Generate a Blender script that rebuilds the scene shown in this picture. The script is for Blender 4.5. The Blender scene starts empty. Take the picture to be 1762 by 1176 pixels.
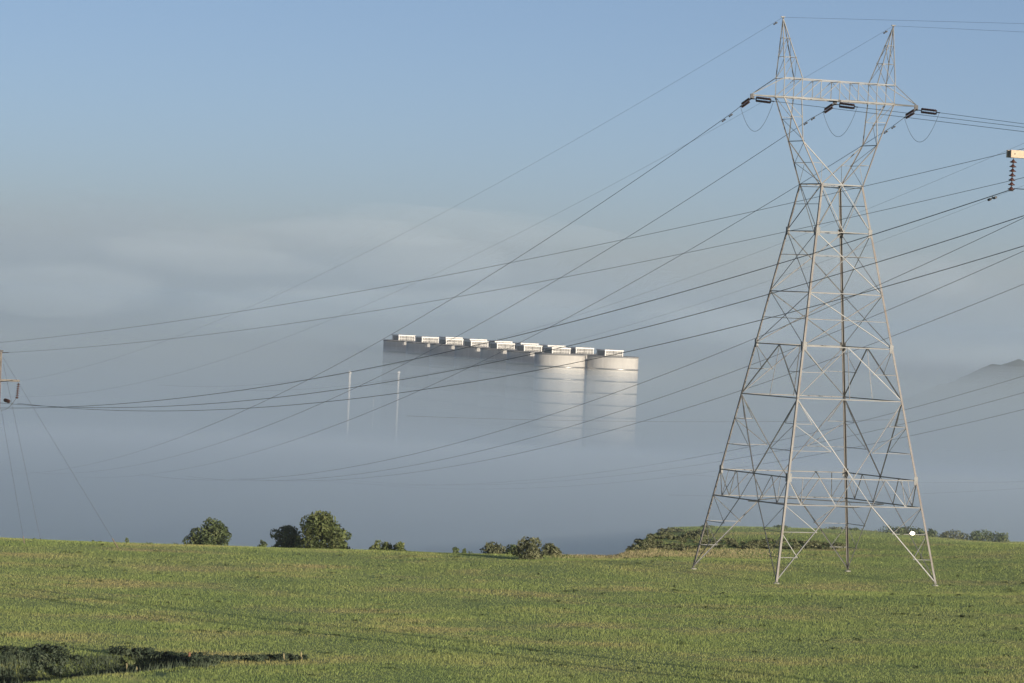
import bpy, bmesh, math, random
import numpy as np
from mathutils import Vector, Matrix

R = math.radians
scene = bpy.context.scene
COL = scene.collection

# ---------------------------------------------------------------- camera
CAM_Z = 16.385
PITCH, ROLL = R(-0.65481), R(2.59424)
cam = bpy.data.cameras.new('camera')
cam.sensor_width = 36.0
cam.lens = 144.05
cam.clip_start = 0.5
cam.clip_end = 60000
cam_ob = bpy.data.objects.new('camera', cam)
COL.objects.link(cam_ob)
up0 = Vector((0, -math.sin(PITCH), math.cos(PITCH)))
fw = Vector((0, math.cos(PITCH), math.sin(PITCH)))
xw = Vector((1, 0, 0))
rt = xw * math.cos(ROLL) + up0 * math.sin(ROLL)
up = -xw * math.sin(ROLL) + up0 * math.cos(ROLL)
M = Matrix((rt, up, -fw)).transposed().to_4x4()
M.translation = (0, 0, CAM_Z)
cam_ob.matrix_world = M
scene.camera = cam_ob

# ---------------------------------------------------------------- sky and sun
SUN_EL, SUN_AZ = R(6.8), R(143.0)
world = bpy.data.worlds.new('World')
scene.world = world
world.use_nodes = True
wn = world.node_tree
wn.nodes.clear()
sky = wn.nodes.new('ShaderNodeTexSky')
sky.sky_type = 'NISHITA'
sky.sun_disc = False
sky.sun_elevation = SUN_EL
sky.sun_rotation = SUN_AZ
sky.altitude = 1400
sky.air_density = 0.36
sky.dust_density = 2.6
sky.ozone_density = 0.7
bg = wn.nodes.new('ShaderNodeBackground')
bg.inputs['Strength'].default_value = 0.097
wo = wn.nodes.new('ShaderNodeOutputWorld')
wn.links.new(sky.outputs[0], bg.inputs[0])
wn.links.new(bg.outputs[0], wo.inputs[0])
sl = bpy.data.lights.new('sun', 'SUN')
sl.energy = 4.4
sl.angle = R(0.53)
sl.color = (1.0, 0.885, 0.73)
so = bpy.data.objects.new('sun', sl)
COL.objects.link(so)
SUN = Vector((math.sin(SUN_AZ) * math.cos(SUN_EL), math.cos(SUN_AZ) * math.cos(SUN_EL), math.sin(SUN_EL)))
so.rotation_euler = (-SUN).to_track_quat('-Z', 'Y').to_euler()

scene.view_settings.view_transform = 'Standard'
scene.view_settings.look = 'None'
scene.view_settings.exposure = 0.4
scene.view_settings.gamma = 1.0
scene.render.engine = 'CYCLES'
cy = scene.cycles
cy.use_denoising = True
cy.denoiser = 'OPENIMAGEDENOISE'
cy.max_bounces = 12
cy.volume_bounces = 10
cy.transparent_max_bounces = 12
cy.sample_clamp_indirect = 5.0
cy.use_adaptive_sampling = False
scene.render.film_transparent = False

# ---------------------------------------------------------------- helpers
F_PX = 7050.437
def ray(px, py):
    dx, dy = px - 881, py - 588
    c, s = math.cos(ROLL), math.sin(ROLL)
    a, b = dx * c + dy * s, -dx * s + dy * c
    return xw * (a / F_PX) + up0 * (-b / F_PX) + fw
def at(px, py, Y):
    d = ray(px, py)
    return Vector((0, 0, CAM_Z)) + d * (Y / d.y)

def tag(o, label, cat=None, group=None, kind=None):
    o['label'] = label
    if cat: o['category'] = cat
    if group: o['group'] = group
    if kind: o['kind'] = kind
    return o

def empty(name, loc=(0, 0, 0), rz=0.0):
    o = bpy.data.objects.new(name, None)
    o.empty_display_size = 0.3
    o.location = loc
    o.rotation_euler = (0, 0, rz)
    COL.objects.link(o)
    return o

def mesh_obj(name, verts, faces, mat, parent=None, smooth=False):
    me = bpy.data.meshes.new(name)
    me.from_pydata([tuple(v) for v in verts], [], faces)
    me.update()
    if smooth:
        me.polygons.foreach_set('use_smooth', [True] * len(me.polygons))
    me.materials.append(mat)
    o = bpy.data.objects.new(name, me)
    COL.objects.link(o)
    if parent: o.parent = parent
    return o

def link_mesh(name, me, parent=None):
    o = bpy.data.objects.new(name, me)
    COL.objects.link(o)
    if parent: o.parent = parent
    return o

class MB:
    def __init__(self): self.v, self.f = [], []
    def box(self, c, s, rot=None):
        n = len(self.v)
        for dx in (-.5, .5):
            for dy in (-.5, .5):
                for dz in (-.5, .5):
                    p = Vector((dx * s[0], dy * s[1], dz * s[2]))
                    if rot is not None: p = rot @ p
                    self.v.append(p + Vector(c))
        for q in ((0, 1, 3, 2), (4, 6, 7, 5), (0, 4, 5, 1), (2, 3, 7, 6), (0, 2, 6, 4), (1, 5, 7, 3)):
            self.f.append(tuple(n + i for i in q))
        return self
    def tube(self, pts, rad, sides=6, cap=True):
        pts = [Vector(p) for p in pts]
        rads = rad if isinstance(rad, (list, tuple)) else [rad] * len(pts)
        n0 = len(self.v)
        for i, p in enumerate(pts):
            a = pts[max(i - 1, 0)]; b = pts[min(i + 1, len(pts) - 1)]
            t = (b - a).normalized()
            ref = Vector((0, 0, 1)) if abs(t.z) < .95 else Vector((1, 0, 0))
            x = t.cross(ref).normalized(); y = x.cross(t)
            for k in range(sides):
                an = 2 * math.pi * k / sides
                self.v.append(p + (x * math.cos(an) + y * math.sin(an)) * rads[i])
        for i in range(len(pts) - 1):
            for k in range(sides):
                k2 = (k + 1) % sides
                self.f.append((n0 + i * sides + k, n0 + i * sides + k2, n0 + (i + 1) * sides + k2, n0 + (i + 1) * sides + k))
        if cap:
            self.f.append(tuple(n0 + k for k in range(sides))[::-1])
            m = n0 + (len(pts) - 1) * sides
            self.f.append(tuple(m + k for k in range(sides)))
        return self
    def lathe(self, prof, sides=24, origin=(0, 0, 0), axis=None):
        """prof: list of (r, z) from bottom to top; closed with caps"""
        o = Vector(origin)
        rot = axis.normalized().to_track_quat('Z', 'Y') if axis is not None else None
        n0 = len(self.v)
        for r, z in prof:
            for k in range(sides):
                an = 2 * math.pi * k / sides
                p = Vector((r * math.cos(an), r * math.sin(an), z))
                if rot: p = rot @ p
                self.v.append(o + p)
        for i in range(len(prof) - 1):
            for k in range(sides):
                k2 = (k + 1) % sides
                self.f.append((n0 + i * sides + k, n0 + i * sides + k2, n0 + (i + 1) * sides + k2, n0 + (i + 1) * sides + k))
        self.f.append(tuple(n0 + k for k in range(sides))[::-1])
        m = n0 + (len(prof) - 1) * sides
        self.f.append(tuple(m + k for k in range(sides)))
        return self
    def build(self, name, mat, parent=None, smooth=False):
        return mesh_obj(name, self.v, self.f, mat, parent, smooth)

# ---------------------------------------------------------------- materials
def mat_new(name):
    m = bpy.data.materials.new(name)
    m.use_nodes = True
    nt = m.node_tree
    b = nt.nodes['Principled BSDF']
    return m, nt, b
def N(nt, typ, **kw):
    n = nt.nodes.new(typ)
    for k, v in kw.items(): setattr(n, k, v)
    return n
def noise(nt, vec, scale, detail=3, rough=.55):
    n = N(nt, 'ShaderNodeTexNoise')
    n.inputs['Scale'].default_value = scale
    n.inputs['Detail'].default_value = detail
    n.inputs['Roughness'].default_value = rough
    if vec is not None: nt.links.new(vec, n.inputs['Vector'])
    return n
def ramp(nt, fac, stops):
    r = N(nt, 'ShaderNodeValToRGB')
    el = r.color_ramp.elements
    while len(el) < len(stops): el.new(.5)
    for e, (p, c) in zip(el, stops):
        e.position = p
        e.color = (*c, 1) if len(c) == 3 else c
    nt.links.new(fac, r.inputs['Fac'])
    return r
def mixc(nt, fac, a, b, mode='MIX'):
    m = N(nt, 'ShaderNodeMix', data_type='RGBA', blend_type=mode)
    if isinstance(fac, (int, float)): m.inputs[0].default_value = fac
    else: nt.links.new(fac, m.inputs[0])
    for s, i in ((a, 6), (b, 7)):
        if isinstance(s, (tuple, list)): m.inputs[i].default_value = (*s, 1)
        else: nt.links.new(s, m.inputs[i])
    return m.outputs[2]

def simple_mat(name, col, col2=None, scale=3.0, rough=.6, metal=0.0, bump=0.0, detail=4):
    m, nt, b = mat_new(name)
    b.inputs['Roughness'].default_value = rough
    b.inputs['Metallic'].default_value = metal
    tc = N(nt, 'ShaderNodeTexCoord')
    n = noise(nt, tc.outputs['Object'], scale, detail)
    r = ramp(nt, n.outputs['Fac'], [(.3, col), (.7, col2 or tuple(c * .8 for c in col))])
    nt.links.new(r.outputs['Color'], b.inputs['Base Color'])
    if bump:
        bp = N(nt, 'ShaderNodeBump')
        bp.inputs['Strength'].default_value = bump
        bp.inputs['Distance'].default_value = .02
        nt.links.new(n.outputs['Fac'], bp.inputs['Height'])
        nt.links.new(bp.outputs['Normal'], b.inputs['Normal'])
    return m

def grass_colour(nt, vec, blade):
    """patchy prairie colours from world position"""
    big = noise(nt, vec, .055, 5, .6)
    mid = noise(nt, vec, .32, 4, .6)
    dry = noise(nt, vec, .11, 4, .6)
    g = ramp(nt, big.outputs['Fac'], [(.36, (.165, .225, .080)), (.52, (.215, .262, .100)), (.66, (.275, .285, .122))])
    g2 = ramp(nt, mid.outputs['Fac'], [(.3, (.130, .190, .070)), (.55, (.210, .265, .095)), (.75, (.300, .315, .132))])
    c = mixc(nt, .5, g.outputs['Color'], g2.outputs['Color'])
    d = ramp(nt, dry.outputs['Fac'], [(.52, (0, 0, 0)), (.70, (1, 1, 1))])
    dm = N(nt, 'ShaderNodeMath', operation='MULTIPLY')
    nt.links.new(d.outputs['Color'], dm.inputs[0]); dm.inputs[1].default_value = .5
    c = mixc(nt, dm.outputs[0], c, (.350, .275, .155))
    return c

def grass_mat(name, blade):
    m, nt, b = mat_new(name)
    tc = N(nt, 'ShaderNodeTexCoord')
    c = grass_colour(nt, tc.outputs['Object'], blade)
    fine = noise(nt, tc.outputs['Object'], 5.0 if not blade else 2.3, 3)
    f = ramp(nt, fine.outputs['Fac'], [(.3, (1.52, 1.44, 1.27)), (.7, (2.02, 1.91, 1.67))])
    c = mixc(nt, 1.0, c, f.outputs['Color'], 'MULTIPLY')
    nt.links.new(c, b.inputs['Base Color'])
    b.inputs['Roughness'].default_value = .75
    b.inputs['Specular IOR Level'].default_value = .25
    if blade:
        tl = N(nt, 'ShaderNodeBsdfTranslucent'); nt.links.new(c, tl.inputs['Color'])
        mx = N(nt, 'ShaderNodeMixShader'); mx.inputs[0].default_value = .44
        out = nt.nodes['Material Output']
        nt.links.new(b.outputs[0], mx.inputs[1]); nt.links.new(tl.outputs[0], mx.inputs[2]); nt.links.new(mx.outputs[0], out.inputs['Surface'])
    if not blade:
        bp = N(nt, 'ShaderNodeBump')
        bp.inputs['Strength'].default_value = .35
        bp.inputs['Distance'].default_value = .15
        nt.links.new(fine.outputs['Fac'], bp.inputs['Height'])
        nt.links.new(bp.outputs['Normal'], b.inputs['Normal'])
    return m

def leaf_mat(name, dark, mid, light, scale=1.4):
    m, nt, b = mat_new(name)
    tc = N(nt, 'ShaderNodeTexCoord')
    n = noise(nt, tc.outputs['Object'], scale, 3)
    n2 = noise(nt, tc.outputs['Object'], scale * 6, 2)
    mx = N(nt, 'ShaderNodeMath', operation='MULTIPLY_ADD')
    nt.links.new(n2.outputs['Fac'], mx.inputs[0]); mx.inputs[1].default_value = .5
    nt.links.new(n.outputs['Fac'], mx.inputs[2])
    r = ramp(nt, mx.outputs[0], [(.55, dark), (.75, mid), (.95, light)])
    nt.links.new(r.outputs['Color'], b.inputs['Base Color'])
    b.inputs['Roughness'].default_value = .6
    b.inputs['Specular IOR Level'].default_value = .3
    return m

M_ground = grass_mat('prairie_ground', False)
M_blade = grass_mat('prairie_blades', True)
M_weed = simple_mat('shade_toned_weeds', (.04, .06, .035), (.085, .11, .055), 1.2, .7)  # weed colour kept dark in place of the gully's shade
M_dry = simple_mat('dry_stalks', (.36, .30, .16), (.25, .22, .11), 2, .8)
M_leafs = [leaf_mat('leaves_olive', (.065, .09, .03), (.12, .15, .05), (.21, .22, .085)),
           leaf_mat('leaves_deep', (.05, .075, .028), (.09, .12, .045), (.16, .18, .07)),
           leaf_mat('leaves_sage', (.07, .08, .042), (.12, .13, .065), (.19, .19, .10))]
M_bark = simple_mat('bark', (.11, .085, .06), (.06, .045, .035), 9, .9, bump=.5)
M_steel = simple_mat('galvanised_steel', (.178, .182, .182), (.12, .122, .122), 1.1, .5, .35, detail=6)
M_steel_leg = simple_mat('weathered_galvanised_steel', (.178, .175, .168), (.125, .108, .096), .8, .5, .3, detail=6)
M_wire = simple_mat('aluminium_conductor', (.13, .135, .145), (.10, .10, .11), 2, .5, .3)
M_ins = simple_mat('brown_porcelain', (.10, .042, .034), (.06, .028, .024), 6, .25)
M_conc = simple_mat('footing_concrete', (.34, .33, .30), (.25, .24, .22), 2, .85)
M_wood = simple_mat('weathered_pole_wood', (.25, .23, .205), (.15, .135, .12), 2.5, .85, bump=.3)
M_arm = simple_mat('pale_crossarm_wood', (.62, .50, .37), (.48, .38, .28), 2.5, .8, bump=.3)
M_dark = simple_mat('dark_hardware', (.05, .05, .055), (.03, .03, .03), 5, .5, .5)
M_white = simple_mat('white_painted_metal', (.78, .76, .72), (.68, .66, .62), .5, .5)
M_panel = simple_mat('louvre_panel', (.24, .235, .225), (.16, .16, .155), .9, .55)
M_guard = simple_mat('guy_guard', (.55, .40, .27), (.45, .33, .22), 3, .6)

def silo_mat():
    m, nt, b = mat_new('silo_concrete')
    tc = N(nt, 'ShaderNodeTexCoord')
    mp = N(nt, 'ShaderNodeMapping')
    mp.inputs['Scale'].default_value = (.55, .55, .03)
    nt.links.new(tc.outputs['Object'], mp.inputs['Vector'])
    n = noise(nt, mp.outputs[0], 1.0, 5)
    n2 = noise(nt, tc.outputs['Object'], .25, 4)
    r = ramp(nt, n.outputs['Fac'], [(.3, (.58, .555, .51)), (.7, (.70, .675, .625))])
    r2 = ramp(nt, n2.outputs['Fac'], [(.3, (.86, .86, .86)), (.7, (1, 1, 1))])
    nt.links.new(mixc(nt, 1.0, r.outputs['Color'], r2.outputs['Color'], 'MULTIPLY'), b.inputs['Base Color'])
    b.inputs['Roughness'].default_value = .62
    return m
M_silo = silo_mat()
M_ring = simple_mat('silo_ring_steel', (.42, .41, .40), (.36, .35, .34), .4, .34, .75)

def volume_mat(name, col, density, aniso):
    m = bpy.data.materials.new(name)
    m.use_nodes = True
    nt = m.node_tree
    nt.nodes.clear()
    out = N(nt, 'ShaderNodeOutputMaterial')
    v = N(nt, 'ShaderNodeVolumePrincipled')
    v.inputs['Color'].default_value = (*col, 1)
    v.inputs['Density'].default_value = density
    v.inputs['Density Attribute'].default_value = ''
    v.inputs['Temperature Attribute'].default_value = ''
    v.inputs['Anisotropy'].default_value = aniso
    nt.links.new(v.outputs[0], out.inputs['Volume'])
    return m

# ---------------------------------------------------------------- terrain
def sstep(a, b, x):
    t = np.clip((x - a) / (b - a), 0, 1)
    return t * t * (3 - 2 * t)
_rng = np.random.RandomState(5)
_waves = [(_rng.uniform(.02, .6), _rng.uniform(0, 6.28), _rng.uniform(0, 6.28)) for _ in range(28)]
def bumpy(X, Y):
    z = np.zeros(np.shape(X))
    for k, a, ph in _waves:
        z += np.sin(k * (X * np.cos(a) + Y * np.sin(a)) + ph) * .035 / (.25 + k)
    return z
TX, TY, TYAW = 18.9634, 249.397, R(24.3808)
GULLY_END = -9.5
def gully(X):
    return np.interp(X, [-40, -21, -18.5, -14, -12.5], [126, 138, 148, 157.5, 162.5]), np.interp(X, [-40, -21, -18.5, -14, -12.5], [41, 29, 20, 11, 4])
def height(X, Y):
    X = np.asarray(X, float); Y = np.asarray(Y, float)
    Xc = np.clip(X, -60, 60)
    Yc = np.clip(Y, 120, 2000)
    z = -1.02 + .021 * Xc + .00025 * Xc ** 2 + .019 * (280 - np.minimum(Yc, 330))
    z += .16 * np.exp(-((X - TX) ** 2 + (Y - TY) ** 2) / (2 * 12 ** 2))
    und = bumpy(np.clip(X, -200, 200), np.clip(Y, 0, 700)) * .10
    ft = np.exp(-((X - TX) ** 2 + (Y - TY) ** 2) / (2 * 9 ** 2))
    z += und * (1 - ft)
    # low mound behind the pylon
    a = X / np.maximum(Y, 1)
    onm = sstep(.026, .042, a)
    z += onm * .20 * sstep(288, 306, Y)
    z += 0.20 * onm * np.exp(-((a - .062) / .022) ** 2) * sstep(288, 308, Y)
    z -= .80 * sstep(.080, .125, a) * sstep(290, 320, Y)
    # level pad under the pylon
    rr_ = np.hypot(X - TX, Y - TY)
    z = z * sstep(8.2, 24, rr_)
    # edge of the plateau
    Y0 = 266 + 48 * onm
    D = np.maximum(Y - Y0, 0)
    drop = np.where(D < 60, .0021 * D ** 2, .0021 * 3600 + .252 * (D - 60))
    z = z - drop
    # little knoll past the edge, half in the mist
    z += 4.2 * np.exp(-((X - 8.5) / 5.0) ** 2 - ((Y - 415) / 25) ** 2)
    # gully at lower left
    lip, w = gully(X)
    t = (Y - lip) / w
    prof = sstep(0, .12, t) * (1 - sstep(.45, 1.0, t))
    z -= 2.6 * prof * (1 - sstep(-15, -11.8, X)) * sstep(-60, -45, X)
    z += .2 * np.exp(-((t + .12) / .22) ** 2) * (1 - sstep(-15, -11.8, X)) * sstep(-60, -45, X)
    # hill the camera stands on
    hill = 14.75 - .17 * np.maximum(Y, 0)
    z = np.where(Y < 140, np.logaddexp(z * 1.2, hill * 1.2) / 1.2, z)
    # valley floor and far hill
    floor = -75 + 3 * np.sin(X * .004) * np.cos(Y * .003)
    z = np.logaddexp(z * .25, floor * .25) / .25
    return z
def hz(x, y): return float(height(np.array([x]), np.array([y]))[0])

def axis(parts):
    out = []
    for a, b, s in parts: out += list(np.arange(a, b, s, dtype=float))
    out.append(parts[-1][1])
    return np.array(out)
gx = axis([(-9000, -1500, 750), (-1500, -300, 100), (-300, -70, 11.5), (-70, 70, .7), (70, 320, 10), (320, 1500, 40), (1500, 9000, 750)])
gy = axis([(-3000, -200, 400), (-200, 0, 25), (0, 130, 5), (130, 190, .5), (190, 340, .8), (340, 640, 6), (640, 1600, 40), (1600, 3000, 60), (3000, 9000, 500)])
XX, YY = np.meshgrid(gx, gy)
ZZ = height(XX, YY)
nx, ny = len(gx), len(gy)
me = bpy.data.meshes.new('ground')
idx = np.arange(nx * ny).reshape(ny, nx)
quads = np.stack([idx[:-1, :-1], idx[:-1, 1:], idx[1:, 1:], idx[1:, :-1]], -1).reshape(-1, 4)
me.vertices.add(nx * ny)
me.vertices.foreach_set('co', np.stack([XX, YY, ZZ], -1).reshape(-1))
me.loops.add(quads.size)
me.loops.foreach_set('vertex_index', quads.reshape(-1))
me.polygons.add(len(quads))
me.polygons.foreach_set('loop_start', np.arange(len(quads)) * 4)
me.polygons.foreach_set('loop_total', np.full(len(quads), 4))
me.polygons.foreach_set('use_smooth', np.ones(len(quads), bool))
me.update(calc_edges=True)
me.materials.append(M_ground)
ground = link_mesh('ground', me)
ground['kind'] = 'structure'
tag(ground, 'green prairie grass field falling away to a foggy valley')

def tri_soup(name, V, mat, per=3):
    """V: (n, per, 3) numpy -> one mesh of n separate polygons"""
    n = len(V)
    me = bpy.data.meshes.new(name)
    me.vertices.add(n * per)
    me.vertices.foreach_set('co', V.reshape(-1).astype(np.float32))
    me.loops.add(n * per)
    me.loops.foreach_set('vertex_index', np.arange(n * per))
    me.polygons.add(n)
    me.polygons.foreach_set('loop_start', np.arange(n) * per)
    me.polygons.foreach_set('loop_total', np.full(n, per))
    me.update(calc_edges=True)
    me.materials.append(mat)
    return me

def blades(rng, X, Y, hgt, wid, lean=.35):
    Z = height(X, Y) - .02
    n = len(X)
    an = rng.uniform(0, 2 * np.pi, n)
    dx, dy = np.cos(an) * wid / 2, np.sin(an) * wid / 2
    la = rng.uniform(0, 2 * np.pi, n); ll = rng.uniform(0, lean, n) * hgt
    V = np.empty((n, 3, 3))
    V[:, 0] = np.stack([X - dx, Y - dy, Z], -1)
    V[:, 1] = np.stack([X + dx, Y + dy, Z], -1)
    V[:, 2] = np.stack([X + np.cos(la) * ll, Y + np.sin(la) * ll, Z + hgt], -1)
    return V

def patchy(X, Y, s, seed):
    r = np.random.RandomState(seed)
    z = np.zeros(np.shape(X))
    for i in range(10):
        k = s * r.uniform(.5, 2.2); a = r.uniform(0, 6.28); ph = r.uniform(0, 6.28)
        z += np.sin(k * (X * np.cos(a) + Y * np.sin(a)) + ph)
    return z / 10 ** .5

rng = np.random.RandomState(11)
n = 1000000
Yb = 148 + (338 - 148) * rng.uniform(0, 1, n) ** 1.15
Xb = rng.uniform(-1, 1, n) * (Yb * .137 + 2)
pt = patchy(Xb, Yb, .45, 3)
hb = rng.uniform(.06, .135, n) * (1 + .22 * np.clip(pt, -1.2, 1.8))
wb = rng.uniform(.014, .032, n)
grass = link_mesh('grass', tri_soup('grass', blades(rng, Xb, Yb, hb, wb), M_blade))
tag(grass, 'short green and straw coloured prairie grass covering the field', 'grass', kind='stuff')

# ---------------------------------------------------------------- mist
FOG_D = 0.0026
def fog_top(X, Y):
    X = np.asarray(X, float); Y = np.asarray(Y, float)
    a = X / np.maximum(Y, 1)
    z = -8.6 - 2.2 * sstep(-.032, .014, a)
    z += .55 * patchy(X, Y, .012, 21) * sstep(300, 700, Y) + .5 * patchy(X, Y, .004, 22) + .9 * patchy(X, Y, .045, 23) * sstep(500, 900, Y)
    return z
def mist_top(X, Y):
    a = X / np.maximum(Y, 1)
    z = 12 + 78 * sstep(2200, 6000, Y) * (1 - .45 * sstep(-.09, .06, a))
    z += sstep(2100, 4200, Y) * (16 * patchy(X, Y, .0045, 31) + 16 * patchy(X, Y, .0016, 33) + 30 * patchy(X, Y, .021, 35) + 13 * patchy(X, Y, .055, 36))
    z = np.maximum(z, 6)
    return z
def volume_body(name, xs, ys, top, bottom, mat):
    X, Y = np.meshgrid(xs, ys)
    Z = top(X, Y)
    nx, ny = len(xs), len(ys)
    V = np.concatenate([np.stack([X, Y, Z], -1).reshape(-1, 3),
                        np.stack([X, Y, np.full_like(Z, bottom)], -1).reshape(-1, 3)])
    idx = np.arange(nx * ny).reshape(ny, nx); o = nx * ny
    F = [tuple(q) for q in np.stack([idx[:-1, :-1], idx[:-1, 1:], idx[1:, 1:], idx[1:, :-1]], -1).reshape(-1, 4)]
    F += [tuple(q + o) for q in np.stack([idx[:-1, :-1], idx[1:, :-1], idx[1:, 1:], idx[:-1, 1:]], -1).reshape(-1, 4)]
    for e in (idx[0], idx[:, -1], idx[-1][::-1], idx[:, 0][::-1]):
        F += [(e[i + 1], e[i], e[i] + o, e[i + 1] + o) for i in range(len(e) - 1)]
    return mesh_obj(name, V, [tuple(int(i) for i in f) for f in F], mat, None, True)
M_fog = volume_mat('fog_volume', (.755, .878, 1.0), FOG_D, .22)
M_mist = volume_mat('mist_volume', (.62, .80, 1.0), 0.00034, .12)
M_haze = volume_mat('haze_volume', (.90, .95, 1.0), 0.00009, .2)
M_gfog = volume_mat('ground_fog_volume', (.755, .878, 1.0), 0.0052, .22)
fx = axis([(-6000, -1500, 300), (-1500, -300, 60), (-300, 400, 10), (400, 1500, 60), (1500, 6000, 300)])
fy = axis([(296, 1900, 14), (1900, 2600, 40), (2600, 8000, 200)])
tag(volume_body('fog_bank', fx, fy, fog_top, -82, M_fog), 'pale grey fog bank filling the valley around the silos', 'fog', kind='stuff')
def gfog_top(X, Y):
    z = CAM_Z - .0465 * Y - 16 * (1 - sstep(296, 340, Y)) * .12 + .00001 * Y * Y
    z += 1.2 * patchy(X, Y, .03, 41) + 1.3 * patchy(X, Y, .011, 42)
    return np.maximum(z, -60)
gx_ = axis([(-420, -90, 30), (-90, 140, 7), (140, 420, 30)]); gy_ = axis([(298, 460, 6), (460, 1300, 30)])
tag(volume_body('ground_fog', gx_, gy_, gfog_top, -81, M_gfog), 'dense low fog lying against the slope just past the crest', 'fog', kind='stuff')
fx2 = axis([(-8000, -2500, 500), (-2500, -800, 100), (-800, 800, 26), (800, 2500, 100), (2500, 8000, 500)])
fy2 = axis([(1960, 5000, 32), (5000, 8500, 250)])
tag(volume_body('mist_bank', fx2, fy2, mist_top, -83, M_mist), 'thin far mist rising in soft billows behind the silos', 'mist', kind='stuff')
M_wisp = volume_mat('wisp_volume', (.74, .87, 1.0), 0.0030, .0)
wv, wf = [], []
rw = np.random.RandomState(19)
for (px, py, Y, wp, hp) in ((110, 500, 2080, 330, 90), (330, 437, 2420, 380, 62), (690, 455, 2150, 300, 84), (560, 400, 2700, 420, 60), (820, 400, 3000, 420, 70), (40, 640, 2200, 260, 120), (420, 560, 2600, 260, 70), (900, 520, 2500, 260, 60), (1250, 560, 2150, 300, 60), (1560, 470, 2500, 330, 80), (600, 520, 2900, 500, 60), (1720, 622, 2010, 460, 74)):
    c = at(px, py, Y); sx, sz = wp / F_PX * Y * .5, hp / F_PX * Y * .5
    bmw = bmesh.new(); bmesh.ops.create_icosphere(bmw, subdivisions=4, radius=1.0)
    n0 = len(wv)
    ks = [(rw.normal(size=3) * f, rw.uniform(0, 6.28), am) for f, am in ((2.0, .20), (2.4, .18), (4.0, .12), (5.0, .10), (8.0, .06))]
    for v in bmw.verts:
        q = np.array(v.co); g_ = 1 + sum(am * math.sin(float(k_ @ q) + ph) for k_, ph, am in ks)
        wv.append((c.x + q[0] * g_ * sx, c.y + q[1] * g_ * 75, c.z + q[2] * g_ * sz))
    wf += [tuple(n0 + v.index for v in f.verts) for f in bmw.faces]
    bmw.free()
tag(mesh_obj('mist_wisps', wv, wf, M_wisp, None, True), 'soft pale wisps of mist drifting above the fog bank', 'mist', kind='stuff')
# wooded ridge that only just breaks the fog at the right
rx = axis([(60, 420, 5), (420, 1500, 40)]); ry = axis([(2050, 2560, 12)])
RX, RY = np.meshgrid(rx, ry)
RZ = -78 + 69.8 * sstep(105, 300, RX) * (1 - sstep(700, 1500, RX)) * np.exp(-((RY - 2300) / 120) ** 2) + 1.3 * patchy(RX, RY, .16, 71) + .9 * patchy(RX, RY, .45, 72)
ri = np.arange(RX.size).reshape(RX.shape)
rq = np.stack([ri[:-1, :-1], ri[:-1, 1:], ri[1:, 1:], ri[1:, :-1]], -1).reshape(-1, 4).tolist()
ridge = mesh_obj('wooded_ridge', np.stack([RX, RY, RZ], -1).reshape(-1, 3).tolist(), rq, simple_mat('far_woodland', (.035, .05, .03), (.05, .065, .035), .05, .9), None, True)
ridge['kind'] = 'structure'; ridge['label'] = 'dark far ridge barely showing through the fog at the right'
hb_ = MB().box((0, 3000, (-90 + 120) / 2), (19000, 13000, 210))
tag(hb_.build('haze', M_haze), 'faint blue morning haze in the air over the valley', 'haze', kind='stuff')
#PARTB
# ---------------------------------------------------------------- lattice pylon
PY = empty('lattice_pylon', (TX, TY, 0), TYAW)
tag(PY, 'tall galvanised lattice steel transmission pylon standing on the grass with a forked top', 'pylon')
BW0, BWT, ZW = 5.5, 1.43, 23.92
def bw(z): return BW0 + (BWT - BW0) * z / ZW
def corner(c, z): return Vector((c[0] * bw(z), c[1] * bw(z), z))
CA, CB, CC, CD = (-1, 1), (-1, -1), (1, -1), (1, 1)
FACES = [(CB, CC, Vector((0, -1, 0))), (CC, CD, Vector((1, 0, 0))), (CD, CA, Vector((0, 1, 0))), (CA, CB, Vector((-1, 0, 0)))]
_rm = random.Random(4)
def angle_bar(name, p, q, size, nrm, mat=None, th=None, inset=0.0):
    """L-section bar from p to q; one flange in the face plane, the other pointing inward"""
    p, q = Vector(p), Vector(q)
    t = (q - p).normalized()
    n = Vector(nrm); n = (n - t * n.dot(t))
    if n.length < 1e-4: n = t.orthogonal()
    n.normalize()
    s = t.cross(n).normalized()
    size = size * .57
    th = th or max(.010, size * .14)
    p = p - n * inset; q = q - n * inset
    h = size
    prof = [(-h / 2, 0), (h / 2, 0), (h / 2, -th), (-h / 2 + th, -th), (-h / 2 + th, -h), (-h / 2, -h)]
    V = [p + s * a + n * b for a, b in prof] + [q + s * a + n * b for a, b in prof]
    F = [(0, 1, 7, 6), (1, 2, 8, 7), (2, 3, 9, 8), (3, 4, 10, 9), (4, 5, 11, 10), (5, 0, 6, 11), (5, 4, 3, 2, 1, 0), (6, 7, 8, 9, 10, 11)]
    return mesh_obj(name, V, F, mat or M_steel, PY)
def lerp(a, b, t): return a + (b - a) * t

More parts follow.
